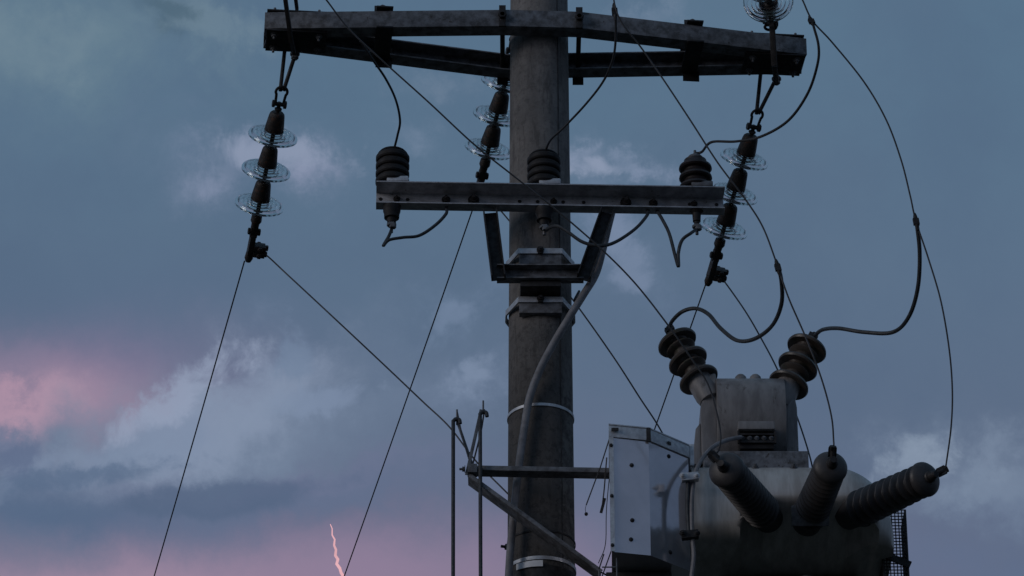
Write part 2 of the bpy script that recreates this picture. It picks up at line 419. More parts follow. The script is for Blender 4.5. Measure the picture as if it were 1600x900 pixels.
# ------------------------------------------------------------------ top crossarm: two bowed channels around the pole
zt = P(844, 18, -.205).z                    # top of the beams
H = .087
xa = thing('crossarm', (AX, 0, zt-H), 'long weathered steel top crossarm of two bowed channels clasping the pole', 'crossarm')
def C(outer, w=.08, h=H, t=.007):         # channel section; outer = side of the web (+1 left of path, -1 right)
    s = outer
    p = [(0,0),(0,-h),(-s*w,-h),(-s*w,-h+t),(-s*t,-h+t),(-s*t,-t),(-s*w,-t),(-s*w,0)]
    return p if s > 0 else p
Lf = PZ(414, 19, zt); Rf = PZ(1260, 60, zt)
n1_ = PZ(790, 15, zt); n2_ = PZ(905, 18, zt)
m = MB(); m.sweep([Lf, n1_, n2_, Rf], C(-1)); m.build('front_channel', M['arm'], xa, .002)
axd = (Rf-Lf).normalized(); nrm = V((-axd.y, axd.x, 0))
GAP = .165
Lb = Lf + nrm*GAP; Rb = Rf + nrm*GAP
b1 = V((n1_.x, prad(11.3)+.095, zt)); b2 = V((n2_.x+.01, prad(11.3)+.085, zt))
Lb = Lb - V((0,0,.001)); Rb = Rb - V((0,0,.001)); b1.z = b2.z = zt-.001
m = MB(); m.sweep([Lb, b1, b2, Rb], C(1)); m.build('rear_channel', M['arm'], xa, .002)
mid = (Lf+Rf)/2
for end, sgn in ((Lf, 1), (Rf, -1)):       # plates over and under the ends
    c = end + axd*sgn*.145 + nrm*(GAP/2)
    for z, nm in ((zt+.012, 'end_plate'), (zt-H-.006, 'end_plate')):
        m = MB(); m.box((c.x, c.y, z if z > zt else z-.0), axd, nrm, (0,0,1), .27, GAP+.01, .008)
        pl = m.build(nm, M['dark'], xa, .0015)
        for q in (-.1, .1):
            for y in (-.055, .055):
                mb = MB(); bolt(mb, V((c.x, c.y, z))+axd*q+nrm*y+V((0,0,.004 if z > zt else -.004)), (0,0,1 if z > zt else -1), .012, .014)
                mb.build('bolt', M['galv'], pl)
    m = MB(); e2 = end + axd*sgn*.004 + nrm*(GAP/2)
    m.box((e2.x, e2.y, zt-H/2), axd, nrm, (0,0,1), .006, GAP-.016, H-.018); m.build('end_cap', M['arm'], xa)
for px, py in ((598, 22), (1082, 44)):     # spacer brackets wrapped round both beams
    c = PZ(px, py, zt); c2 = V((c.x, c.y, 0))
    gap = .225
    m = MB()
    m.box((c.x, c.y+gap/2-.02, zt+.012), axd, nrm, (0,0,1), .075, gap+.05, .008)
    m.box((c.x, c.y+gap/2-.02, zt-H-.008), axd, nrm, (0,0,1), .075, gap+.05, .008)
    m.box((c.x, c.y+gap+.02, zt-H/2), axd, nrm, (0,0,1), .075, .008, H+.03)
    m.box((c.x, c.y-.005, zt+.024), axd, nrm, (0,0,1), .075, .006, .03)
    m.box((c.x, c.y+gap+.0, zt-H-.03), axd, nrm, (0,0,1), .075, .006, .05)
    sb = m.build('spacer_bracket', M['dark'], xa, .0015)
    mb = MB(); bolt(mb, (c.x, c.y-.009, zt+.026), (0,-1,0), .011, .01); mb.build('bolt', M['galv'], sb)
for px in (785, 905):                      # through rods each side of the pole
    c = PZ(px, 15 if px < 800 else 18, zt)
    m = MB(); m.box((c.x, c.y-.008, zt-.04), (1,0,0), (0,1,0), (0,0,1), .03, .012, .11)
    m.hexnut((c.x, c.y-.014, zt-.04), (0,-1,0), .019, .016); m.cyl((c.x, c.y-.03, zt-.04), (c.x, .33, zt-.04-.0), .011)
    m.box((c.x, prad(11.3)+.09, zt-.05), (1,0,0), (0,1,0), (0,0,1), .05, .012, .14)
    m.hexnut((c.x, prad(11.3)+.1, zt-.04), (0,1,0), .019, .016)
    m.build('through_bolt', M['dark'], xa, .001)

# ------------------------------------------------------------------ lower bracket for the arresters
zc = P(700, 283.5, -.30).z; HC = .086; WC = .105
la = PZ(588, 282, zc); lb = PZ(1133, 291, zc)
br = thing('arrester_bracket', (AX, -.2, zc-.4), 'drilled steel channel on two slanted struts, below the big crossarm', 'crossarm')
t = .006
m = MB()
# opens toward the viewer: web at the back
m.sweep([la, lb], [(0,0),(WC,0),(WC,-HC),(.042,-HC),(.042,-HC+t),(WC-t,-HC+t),(WC-t,-t),(0,-t)])
chn = m.build('channel', mat('drilled_channel_steel', (.44,.445,.475), (.25,.255,.275), .42, .35, 18, .15, spots=(45,.62,(.12,.10,.09))), br, .0015)
bd = (lb-la).normalized(); bn = V((-bd.y, bd.x, 0))
webY = la + bn*(WC-t)
def onweb(px, dz=-.036):
    q = P(px, 300, webY.y); k = (q.x-webY.x)/bd.x; return webY + bd*k + V((0,0,dz))
for px in (595, 637, 812, 840, 880, 912, 1078, 1120):
    hm = MB(); hm.cyl(onweb(px)-bn*.001, onweb(px)+bn*.003, .0085, n=14); hm.build('bolt_hole', M['rubber'], chn)
for px, big in ((697,1),(740,1.3),(978,1.3),(1021,1),(865,.8),(1085,.8),(620,.8)):
    bm_ = MB(); bolt(bm_, onweb(px, -.035), -bn, .013*big, .022*big); bm_.build('bolt', M['dark'], chn)
    if big == 1.3:
        b2_ = MB(); b2_.hexnut(onweb(px, -.035)-bn*.035, -bn, .007, .008); b2_.build('nut', M['bright'], chn)
# base channel on the pole clamps
ybase = -prad(10)-.075
zbase = P(845, 412, ybase-.05).z
HB = .07
x0, x1 = P(772, 425, ybase).x, P(916, 425, ybase).x
m = MB(); m.sweep([(x0+.012, ybase-.05, zbase), (x1-.012, ybase-.05, zbase)], [(0,0),(.05,0),(.05,-HB),(0,-HB),(0,-HB+t),(.044,-HB+t),(.044,-t),(0,-t)])
m.build('base_channel', M['arm'], br, .0015)
yc = (la.y+lb.y)/2 + .085
for (tx, bx) in ((766, 779), (949, 912)):
    top = P(tx, 325, yc+.0); top.z = zc-HC-.016; bot = P(bx, 438, ybase-.04)
    sd, u, ax = frame(bot-top, V((0,-1,0)))
    m = MB(); Wd = .062; c = (top+bot)/2; Lg = (bot-top).length
    m.box(c, ax, sd, u, Lg, Wd, .006)                           # L/U section strut, web to the viewer
    m.box(c+u*.0215+sd*(Wd/2-.003), ax, sd, u, Lg, .006, .037)
    m.box(c+u*.0215-sd*(Wd/2-.003), ax, sd, u, Lg, .006, .037)
    m.build('strut', M['dark'], br, .001)
def pole_clamp(rowtop, wide):
    yf = -prad(10)-.03
    z1 = P(845, rowtop, yf-.0).z
    m = MB(); r = prad(z1)+.002; hw = .096; yy = -r-.03
    path = [(AX-r-.014, .02, z1), (AX-r-.012, -.045, z1), (AX-hw, yy, z1), (AX+hw, yy, z1), (AX+r+.012, -.045, z1), (AX+r+.014, .02, z1)]
    m.sweep(path, [(0,0),(0,-.026),(.008,-.026),(.008,0)])
    cl = m.build('pole_clamp', M['bright'], br, .001)
    m = MB(); m.abox(AX-hw+.004, AX+hw-.004, -r-.022, -r+.02, z1-.075, z1-.024); m.build('clamp_block', M['arm'], cl, .002)
    m = MB()
    m.abox(AX-.011, AX+.011, yy-.008, yy, z1-.03, z1+.004); bolt(m, (AX, yy-.008, z1-.013), (0,-1,0), .011, .012); m.build('bolt', M['dark'], cl)
    # matching half behind the pole
    m = MB(); path = [(AX+r+.014, .022, z1), (AX+hw, r+.03, z1), (AX-hw, r+.03, z1), (AX-r-.014, .022, z1)]
    m.sweep(path, [(0,0),(0,-.026),(.008,-.026),(.008,0)]); m.build('clamp_back', M['bright'], cl, .001)
    return z1
z1a = pole_clamp(388, 1); z1b = pole_clamp(464, 1)
m = MB(); m.abox(AX-.088, AX+.088, ybase-.03, -prad(10)-.012, z1b+.012, zbase-HB-.004)
m.build('stand_off_plate', M['dark'], br, .002)

# ------------------------------------------------------------------ surge arresters
def arrester(px, cap, label):
    ya = la.y + (WC)/2 + .018 + (P(px,300,la.y).x-la.x)*bd.y/bd.x + .0
    zf = zc
    base = V((P(px, 283, ya).x, ya, zf+.004))
    t = thing('surge_arrester', base, label, 'surge arrester', 'surge arresters on the drilled channel')
    m = MB(); prof = [(.05,.012)]
    h = .012
    for k in range(3 if cap else 4):
        rr = .073
        if cap: prof += [(.050,h+.004),(rr-.006,h+.006),(rr,h+.012),(rr-.002,h+.022),(rr-.016,h+.032),(.052,h+.037),(.050,h+.044)]
        else: prof += [(.062,h+.002),(rr-.003,h+.005),(rr+.001,h+.011),(rr+.001,h+.026),(rr-.004,h+.033),(.062,h+.036)]
        h += .049 if cap else .039
    prof += [(.05,h+.004),(.034,h+.014),(.0,h+.016)] if cap else [(.066,h+.002),(.058,h+.012),(.036,h+.018),(.0,h+.019)]
    m.lathe(base, (0,0,1), prof, 40); m.build('housing', M['rubber_brown'] if cap else M['rubber'], t)
    m = MB()
    if cap:
        m.lathe(base, (0,0,1), [(.036,h+.004),(.036,h+.018),(.03,h+.026),(.012,h+.03)], 24)
    m.cyl(base+V((0,0,h)), base+V((0,0,h+(.058 if cap else .03))), .006); m.hexnut(base+V((0,0,h+.028)) if cap else base+V((0,0,h+.014)), (0,0,1), .012, .012)
    m.build('line_terminal', M['galv'] if cap else M['dark'], t)
    m = MB(); m.abox(base.x-.022, base.x+.072, base.y-WC/2-.012, base.y+.03, base.z+.0, base.z+.026)
    m.build('mounting_bracket', M['galv'] if cap else M['bright'], t, .005)
    m = MB(); zz = base.z - HC - .008
    if cap:
        m.lathe((base.x, base.y, zz), (0,0,-1), [(.03,0),(.024,.006),(.019,.012),(.017,.05),(.012,.052),(.012,.075)], 24)
    else:
        m.lathe((base.x, base.y, zz), (0,0,-1), [(.039,0),(.038,.025),(.034,.036),(.033,.058),(.022,.06),(.019,.082),(.012,.084),(.012,.1)], 24)
    m.build('disconnector', M['rubber'], t)
    m = MB()
    zz2 = zz-(.07 if cap else .085); m.hexnut((base.x, base.y, zz2), (0,0,-1), .021, .012); m.hexnut((base.x+.006, base.y-.012, zz2-.014), (0,0,-1), .015, .014)
    m.cyl((base.x, base.y, zz2), (base.x, base.y, zz2-.045), .007)
    m.build('earth_terminal', M['galv'], t)
    return base, zz2-.03, h
A1 = arrester(613, 0, 'black ribbed surge arrester at the left end of the drilled channel')
A2 = arrester(850, 0, 'black ribbed surge arrester standing in front of the concrete pole')
A3 = arrester(1087, 1, 'brown ribbed surge arrester with a grey cap, at the right end of the channel')

# ------------------------------------------------------------------ insulator strings
def string(a, b, label, n=3, parts_before=None, disc=.113, clampside=1, first=0.0):
    """a: eye of the shackle, b: far tip of the tension clamp"""
    a, b = V(a), V(b); ax = (b-a).normalized(); L = (b-a).length
    t = thing('insulator_string', a, label, 'insulator string', 'glass insulator strings on the big crossarm')
    sd, u, _ = frame(ax)
    # bow shackle
    m = MB(); pts = []
    for k in range(13):
        th = R(-35 + 250*k/12); pts.append(a + sd*.026*math.cos(th)*1.0 - ax*(.026*math.sin(th)-.0))
    pts = [a+ax*.06+sd*.018] + pts + [a+ax*.06-sd*.018]
    m.tube(crom(pts, 3), .0065, 8); m.cyl(a+ax*.06+sd*.024, a+ax*.06-sd*.024, .010)
    m.hexnut(a+ax*.06+sd*.020, sd, .018, .013); m.hexnut(a+ax*.06-sd*.032, sd, .017, .012)
    m.build('shackle', M['dark'], t)
    m = MB(); m.cyl(a+ax*.05, a+ax*.1, .009); m.lathe(a+ax*.075, ax, [(.008,0),(.017,.006),(.017,.012),(.008,.02)], 16)
    m.build('ball_eye', M['dark'], t)
    s0 = .098; pitch = (L-s0-.23)/n
    for k in range(n):
        o = a+ax*(s0+k*pitch); sl = pitch/.13
        m = MB()
        m.lathe(o, ax, [(.012,0),(.026,.002),(.033,.009),(.036,.02),(.042,.05*sl),(.044,.068*sl),(.042,.074*sl),(.02,.075*sl)], 28)
        m.build('iron_cap', M['cap'], t)
        # toughened glass shell: a thin dish with three rounded ribs underneath, one closed section
        h0 = .066*sl; q = disc
        dish = lambda r_: h0 + .004 + .022*((r_-.03)/(q-.03))**1.6
        up_ = [(.036,h0-.003)] + [(r_, dish(r_)) for r_ in [.045+(q-.052)*i/12 for i in range(13)]]
        rim = [(q-.002,dish(q)+.001),(q,dish(q)+.006),(q-.001,dish(q)+.013),(q-.004,dish(q)+.015),(q-.007,dish(q)+.012),(q-.009,dish(q)+.007)]
        dn = []
        def rib(rc_, hh):
            for ang in range(0, 181, 20):
                r_ = rc_ + .0028*math.cos(R(ang)); dn.append((r_, dish(r_)+.0045 + hh*math.sin(R(ang))**.7 if 0 < ang < 180 else dish(r_)+.0045))
        for rc_, hh in ((q*.83,.020),(q*.66,.024),(q*.50,.026),(q*.36,.022)):
            rib(rc_, hh)
        m = MB(); m.ring(o, ax, up_+rim+dn+[(.030,h0+.007),(.026,h0+.002)], 72)
        go = m.build('glass_disc', M['glass'], t)
        m = MB(); m.lathe(o, ax, [(.021,h0+.0),(.018,h0+.016),(.010,h0+.02),(.009,pitch-.004),(.015,pitch),(.015,pitch+.006)], 16)
        m.build('pin', M['dark'], t)
    o = a+ax*(s0+n*pitch)
    m = MB()
    m.lathe(o, ax, [(.012,0),(.024,.002),(.026,.03),(.019,.042),(.017,.075)], 18)
    m.box(o+ax*.085, ax, sd, u, .05, .034, .03); m.hexnut(o+ax*.085+sd*.018, sd, .017, .012); m.hexnut(o+ax*.085-sd*.028, sd, .016, .01)
    m.build('socket_clevis', M['cap'], t, .002)
    m = MB(); c = o+ax*.15
    m.box(c, ax, sd, u, .10, .026, .045); m.lathe(c+ax*.07, ax, [(.017,-.03),(.02,0),(.012,.02)], 14)
    for kk in (-.01, .022):
        cc = c + sd*clampside*.04 + ax*(kk+.02)
        m.box(cc, ax, sd, u, .024, .055, .05); m.hexnut(cc+sd*clampside*.028, sd*clampside, .014, .012); m.cyl(cc-u*.04, cc+u*.04, .007); m.hexnut(cc+u*.028, u, .013, .01); m.hexnut(cc-u*.038, u, .013, .01)
    m.tube(crom([c+ax*.02+sd*clampside*.0, c+ax*.05+sd*clampside*.03, c+ax*.03+sd*clampside*.075], 5), .011, 8)
    m.build('tension_clamp', M['cap'], t, .002)
    return t, ax
def link(t, p, q, r=.009):
    m = MB(); m.tube([p, q], r, 10); m.build('link_rod', M['dark'], t)
ytop = Lf.y
e1 = PZ(461,80,zt-H-.012); e2 = PZ(1213,119,zt-H-.012); y1e = e1.y+.06; y2e = e2.y+.06
SA, aA = string(P(440,144,y1e), P(388,406,y1e+.67), 'glass disc insulator string hanging below the left end of the big crossarm', clampside=1)
link(SA, P(446,68,e1.y+.03), P(438,142,y1e)); link(SA, P(461,86,e1.y), P(443,142,y1e))
m = MB(); c = e1; m.cyl(c+V((0,0,.06)), c-V((0,0,.045)), .010); m.hexnut(c-V((0,0,.022)), (0,0,1), .022, .014); m.hexnut(c-V((0,0,.04)), (0,0,1), .017, .013); m.build('eye_bolt', M['galv'], SA)
SC, aC = string(P(1183,180,y2e), P(1106,443,y2e+.65), 'glass disc insulator string hanging below the right end of the big crossarm', clampside=1)
link(SC, P(1190,100,e2.y+.03), P(1182,178,y2e)); link(SC, P(1212,124,e2.y), P(1185,178,y2e))
m = MB(); c = e2; m.cyl(c+V((0,0,.05)), c-V((0,0,.045)), .010); m.hexnut(c-V((0,0,.022)), (0,0,1), .022, .014); m.hexnut(c-V((0,0,.04)), (0,0,1), .017, .013); m.build('eye_bolt', M['galv'], SC)
SBt, aB = string(P(806,62,.24), P(742,318,.88), 'glass disc insulator string half hidden behind the concrete pole', clampside=1)
# strings on the viewer's side of the arm
SD, aD = string(P(1204,42,-.10), P(1190,-116,-.92), 'glass disc insulator string rising out of view above the right end of the crossarm', clampside=1)
m = MB(); m.bar(P(1206,34,-.10), P(1210,104,Rf.y-.05), .026, .03); m.bar(P(1210,100,Rf.y-.05), P(1213,128,e2.y), .024, .024); m.cyl(P(1196,37,-.10), P(1216,37,-.10), .013); m.build('link_plate', M['dark'], SD, .002)
SE, aE = string(P(448,-28,-.42), P(438,-186,-1.25), 'steel link and string in front of the left end of the crossarm, mostly above view', clampside=1)
m = MB(); m.bar(P(443,-22,-.42), P(455,66,Lf.y-.03), .018, .022); m.bar(P(455,62,Lf.y-.03), P(460,84,e1.y), .018, .02); m.bar(P(459,-25,-.40), P(464,14,Lf.y+.05), .016, .016); m.build('link_plate', M['dark'], SE, .002)

# ------------------------------------------------------------------ wires
def wire(name, pts, r, label, cat, group=None, mt='wire', k=10, seg=8):
    m = MB(); m.tube(crom([P(*q) if len(q) == 3 else V(q) for q in [(tuple(x)) for x in pts]], k), r, seg)
    return tag(m.build(name, M[mt]), label, cat, group)
def dist(a, b): return (a-b).length
G1 = 'line conductors running away behind the crossarm'
def conductor(px0, py0, y0, px1, py1, y1, label):
    a = P(px0, py0, y0); b = P(px1, py1, y1); d = (b-a)
    pts = []
    for k in range(0, 36):
        s = k/8.0; x = a + d*s
        sag = .03*(s*(s-1))*d.length*.25
        pts.append(V((x.x, x.y, x.z + sag)))
    m = MB(); m.tube(pts, .0034, 8); return tag(m.build('line_conductor', M['wire']), label, 'wire', G1)
conductor(382, 408, y1e+.67, 241, 900, 4.0, 'thin line wire dropping down left from the left insulator string')
conductor(741, 320, .88, 538, 900, 4.5, 'thin line wire dropping from the insulator string behind the pole')
conductor(1102, 446, y2e+.65, 905, 1000, 4.6, 'thin line wire dropping steeply from the right insulator string')
G2 = 'jumper wires from the rear strings down to the switch'
JB = .45
wire('jumper_wire', [(398,392,y1e+.65),(415,398,y1e+.64),(450,430,y1e+.62),(520,495,.5),(600,570,.48),(660,627,.46),(703,668,.42),(745,722,.38),(800,778,.34),(880,860,.3),(960,905,.3)], .0036, 'jumper wire sloping from the left insulator string to the hooked rods', 'wire', G2)
wire('jumper_wire', [(748,302,.86),(775,322,.82),(800,350,.78),(850,410,.66),(905,482,.5),(960,560,.46),(1000,622,.44),(1030,668,.42),(1060,725,.38),(1100,800,.3)], .0036, 'jumper wire emerging from behind the pole and ending at the sheet metal box', 'wire', G2)
wire('jumper_wire', [(1122,430,y2e+.63),(1132,440,y2e+.62),(1165,487,y2e+.5),(1190,530,.68),(1215,578,.5),(1243,645,.42),(1265,712,.34),(1275,760,.3)], .0036, 'jumper wire from the right insulator string passing behind the grey transformer', 'wire', G2)
# the three main drops in front
G3 = 'drop wires in front of the pole'
tip1, tip2, tip3 = (1112,712,-.83), (1300,704,-.87), (1462,737,-.73)
W1 = thing('drop_wire', P(565,70,-1.0), 'long drop wire crossing in front of the pole from upper left', 'wire', G3)
def part_wire(t, pts, r, name='strand', mt='wire', rf=None):
    m = MB(); m.tube(crom([P(*q) for q in pts], 10), r, 8, rf); return m.build(name, M[mt], t)
part_wire(W1, [(470,-50,-1.1),(510,0,-1.05),(545,45,-1.02),(600,97,-1.0),(670,160,-.98),(740,225,-.96),(800,273,-.94),(862,322,-.92),(935,385,-.90),(990,440,-.88),(1040,503,-.87),(1080,560,-.86),(1106,600,-.85),(1120,645,-.84),(1126,680,-.84),(1123,703,-.83),(1114,712,-.83)], .0036)
W2 = thing('drop_wire', P(962,10,-1.0), 'long drop wire from top centre down to the middle bushing', 'wire', G3)
part_wire(W2, [(956,-40,-1.05),(960,5,-1.02),(972,36,-1.0),(1000,72,-.98),(1035,122,-.97),(1080,190,-.96),(1122,255,-.95),(1165,312,-.94),(1192,355,-.93),(1213,410,-.92),(1232,465,-.91),(1258,525,-.9),(1283,590,-.89),(1299,650,-.88),(1303,695,-.87)], .0036)
W3 = thing('drop_wire', P(1268,30,-1.0), 'long drop wire bowing out at the right to the rightmost bushing', 'wire', G3)
part_wire(W3, [(1236,-40,-1.02),(1254,0,-1.0),(1270,33,-.98),(1300,66,-.96),(1350,128,-.94),(1385,188,-.92),(1408,250,-.9),(1422,305,-.89),(1431,345,-.88),(1450,402,-.86),(1470,470,-.84),(1483,545,-.82),(1488,610,-.8),(1486,668,-.77),(1478,728,-.73)], .0036)
def splice(t, a, b, r=.0095):
    m = MB(); a, b = P(*a), P(*b); d = b-a; L = d.length
    m.lathe(a, d, [(.004,0),(r*.8,.01),(r,L*.3),(r*.75,L*.5),(r,L*.7),(r*.7,L-.01),(.004,L)], 12)
    m.box((a+b)/2, d, V((1,0,0)), d.cross(V((1,0,0))), L*.35, r*2.6, r*2); return m.build('splice', M['dark'], t)
splice(W2, (959,5,-1.0), (962,32,-1.0)); splice(W3, (1264,25,-.98), (1272,42,-.98))
splice(W2, (1212,405,-.92), (1219,432,-.915)); splice(W3, (1429,333,-.885), (1434,360,-.88))
G4 = 'tap wires to the surge arresters'
def atop(A): b, z2, h = A; return V((b.x, b.y, b.z+h+.014))
def wirev(name, pts, r, label, cat, group=None, mt='wire'):
    m = MB(); m.tube(crom(pts, 10), r, 8); return tag(m.build(name, M[mt]), label, cat, group)
wirev('tap_wire', [P(563,64,-1.01),P(582,93,-.93),P(602,122,-.8),P(618,155,-.66),P(625,188,-.5),P(621,212,-.38),atop(A1)+V((.004,0,.012)),atop(A1)], .0052, 'curved tap wire dropping onto the left black arrester', 'wire', G4)
wirev('tap_wire', [P(962,28,-1.0),P(962,62,-.93),P(957,95,-.85),P(942,128,-.72),P(915,163,-.6),P(882,198,-.48),P(860,219,-.38),atop(A2)+V((.004,0,.01)),atop(A2)], .0052, 'curved tap wire running down across the pole to the middle arrester', 'wire', G4)
wirev('tap_wire', [P(1271,40,-.98),P(1279,72,-.94),P(1277,102,-.88),P(1262,146,-.76),P(1232,188,-.62),P(1190,213,-.5),P(1150,221,-.42),P(1112,222,-.33),atop(A3)+V((.03,-.01,.032)),atop(A3)+V((0,0,.03))], .006, 'tap wire looping widely down to the capped arrester at the right', 'wire', G4)
G5 = 'thick insulated leads to the transformer'
wire('insulated_lead', [(1215,412,-.92),(1221,440,-.85),(1221,475,-.75),(1207,508,-.62),(1180,529,-.5),(1152,532,-.42),(1126,513,-.34),(1107,491,-.26),(1087,482,-.2),(1066,487,-.16),(1050,502,-.08),(1047,512,.0)], .0088, 'thick black lead curling to the left ribbed bushing of the transformer', 'cable', G5, 'cable')
wire('insulated_lead', [(1432,345,-.88),(1437,395,-.8),(1434,450,-.7),(1420,495,-.58),(1395,519,-.46),(1350,519,-.36),(1310,513,-.26),(1286,515,-.1),(1274,523,.0)], .0088, 'thick black lead curving from the right to the right ribbed bushing', 'cable', G5, 'cable')
# arrester earth leads
G6 = 'short earth leads under the arresters'
def abot(A): b, z2, h = A; return V((b.x, b.y, z2))
wirev('earth_lead', [abot(A1), P(607,370,-.27), P(599,384,-.28), P(608,375,-.28), P(630,371,-.28), P(655,368,-.27), P(680,352,-.26), P(697,334,-.25), onweb(697,-.084)-bn*.02], .0072, 'short black earth lead looping from the left arrester back to the channel', 'cable', G6, 'cable')
wirev('earth_lead', [abot(A2)+V((0,0,.01)), P(868,353,-.3), P(884,360,-.32), P(910,378,-.33), P(938,384,-.33), P(962,378,-.31), P(992,358,-.28), P(1010,338,-.25), onweb(1012,-.084)-bn*.02], .0075, 'black earth lead sagging from the middle arrester across the slanted strut', 'cable', G6, 'cable')
wirev('earth_lead', [abot(A3)+V((0,0,.012)), P(1080,364,-.27), P(1066,375,-.27), P(1060,395,-.27), P(1060,416,-.27), P(1055,400,-.27), P(1046,366,-.26), P(1036,345,-.25), onweb(1026,-.084)-bn*.02], .0078, 'black earth lead folded into a V below the right arrester', 'cable', G6, 'cable')
# main earth conduit down the pole
yy = -prad(9.5)
m = MB(); cp = [P(956,332,-.10),P(950,356,-.12),P(942,390,-.15),P(931,428,-.185),P(912,460,-.21),P(890,495,-.225),P(866,535,-.205),P(845,575,-.19),P(828,620,-.175),P(819,670,-.172),P(812,720,-.168),P(806,770,-.165),P(800,830,-.16),P(796,880,-.16),P(793,960,-.16),P(790,1200,-.165)]
m.tube(crom(cp, 10), .0165, 12); dc = tag(m.build('down_conduit', M['conduit']), 'thick grey conduit bending from the slanted strut down the pole front', 'conduit')
m = MB(); m.tube(crom([P(905,455,-.05),P(898,470,-.1),P(918,452,-.15),P(930,438,-.2)],8), .006, 6)
tag(m.build('tie_wire', M['cable']), 'short loose tie wire beside the lower pole clamp', 'wire')

# ------------------------------------------------------------------ side mounting frame with hooked rods
YF = -.25
fr = thing('mounting_frame', P(735,740,YF), 'steel bracket across the pole with a level arm and slanting brace', 'bracket')
m = MB(); a = P(742,733,YF); b = P(958,741,YF); b.z = a.z - .012
m.bar(a, b, .03, .022); m.bar(a+V((0,.03,-.008)), b+V((0,.03,-.008)), .04, .006); m.build('level_arm', M['galv'], fr, .002)
a = P(733,742,YF-.03); b = P(940,893,YF+.0)
sd, u, ax = frame(b-a, V((0,-1,0)))
m = MB(); c = (a+b)/2; Lg = (b-a).length
if sd.z < 0: sd = -sd
u = V((0,-1,0)); m.box(c, ax, sd, u, Lg, .017, .006); m.box(c-sd*.0055-u*.044, ax, sd, u, Lg, .006, .082)
m.build('slanting_brace', M['arm'], fr, .0015)
m = MB(); a = P(737,738,YF-.03); m.bar(P(729,742,YF-.03), P(752,640,YF-.0), .014, .005, V((0,-1,0))); m.bar(P(742,738,YF), P(715,660,YF+.05), .012, .005, V((0,-1,0)))
m.box(P(738,735,YF-.02), (1,0,0),(0,1,0),(0,0,1), .04, .05, .04); bolt(m, P(727,733,YF-.03), (-1,0,0), .011, .014)
m.cyl(P(755,644,YF), P(755,626,YF), .004); m.cyl(P(714,664,YF+.05), P(714,640,YF+.05), .004)
m.build('fork_plate', M['galv'], fr, .001)
m = MB(); m.tube(crom([P(714,642,YF+.05),P(722,680,YF+.03),P(733,718,YF),P(738,735,YF)],6), .0035, 6); m.tube(crom([P(757,640,YF),P(752,672,YF-.01),P(744,705,YF-.02),P(738,728,YF-.02)],6), .0035, 6)
m.build('stay_wire', M['wire'], fr)
for px, py, nm, dx in ((708, 656, 'grey hooked rod hanging left of the pole, the outer of two', 8), (750, 645, 'grey hooked rod hanging beside the pole, the inner of two', 8)):
    yy2 = YF-.04 if px > 720 else YF+.04
    tp = P(px, py, yy2); m = MB()
    pts = [tp+V((.030,.0,-.018)), tp+V((.026,0,0)), tp+V((.012,0,.004)), tp+V((.003,0,-.004)), tp+V((0,0,-.03)), tp+V((.006,0,-.9)), tp+V((.012,0,-1.6))]
    pts = crom(pts[:4], 5)[:-1] + [tp+V((.0005+.006*s/.9*1.0,0,-.004-s)) for s in [i*.1 for i in range(17)]]
    m.tube(pts, .0085, 10); ro = m.build('hooked_rod', M['cable']); tag(ro, nm, 'rod', 'hooked rods')

# ------------------------------------------------------------------ sheet metal box
zbx = P(1018, 868, -.47).z; ztx = P(1015, 690, -.47).z
Ab = PZ(957, 862, zbx); Bb = PZ(1018, 868, zbx); Cb = PZ(1080, 893, zbx)
A0, B0, C0 = [V((q.x, q.y, 0)) for q in (Ab, Bb, Cb)]
A0.x -= .003; B0.x -= .003; C0.x -= .001
D0 = C0+V((.02,.26,0)); E0 = A0+V((.01,.42,0))
bx = thing('metal_box', V((B0.x, B0.y+.2, zbx)), 'pale folded sheet metal box with a faceted front beside the pole', 'metal box')
m = MB(); m.prism([q+V((0,0,zbx)) for q in (A0,B0,C0,D0,E0)], (0,0,ztx-zbx)); m.build('shell', M['sheet'], bx, smooth=False)
m = MB(); z2 = P(1015, 672, B0.y).z
off = [A0+V((-.006,-.006,0)), B0+V((.002,-.008,0)), C0+V((.006,-.005,0)), D0+V((.006,.006,0)), E0+V((-.006,.006,0))]
m.prism([q+V((0,0,ztx+.002)) for q in off], (0,0,z2-ztx)); m.prism([q+V((0,0,z2+.002)) + V((0,-.003,0)) for q in off], (0,0,.006))
lid = m.build('lid', M['bright'], bx, .001)
m = MB()
m.box(B0+V((0,-.010,(ztx+z2)/2)), (1,0,0),(0,1,0),(0,0,1), .018, .006, z2-ztx+.01); m.build('corner_strip', M['dark'], lid); m = MB(); m.box(A0+V((.02,-.010,(ztx+z2)/2+.006)), (1,0,0),(0,1,0),(0,0,1), .03, .004, .014); m.build('latch', M['dark'], lid); m = MB()
m.box(off[2].lerp(off[1],.5)+V((.0,-.004,(ztx+z2)/2)), (C0-B0), V((0,1,0)), (0,0,1), .02, .006, .012)
m.build('latch', M['dark'], lid)
fA = (B0-A0).normalized(); nA = V((fA.y,-fA.x,0)); fC = (C0-B0).normalized(); nC = V((fC.y,-fC.x,0))
for px, py, n_, base_, f_ in ((987,727,nA,A0,fA),(988,813,nA,A0,fA),(986,843,nA,A0,fA),(1047,863,nC,B0,fC),(1045,713,nC,B0,fC)):
    # meet the face plane
    d = ray(px, py); k = (base_-CAM).dot(n_)/d.dot(n_); c = CAM + d*k
    mb = MB(); mb.lathe(c, n_, [(.0095,0),(.009,.003),(.004,.005)], 12); mb.lathe(c, n_, [(.006,0),(.005,.006),(.003,.008)], 8); mb.build('rivet', M['dark'], bx)
m = MB(); m.box(A0+V((.004,-.005,(zbx+ztx)/2)), (1,0,0),(0,1,0),(0,0,1), .018, .003, ztx-zbx); fl = m.build('side_flange', M['bright'], bx)
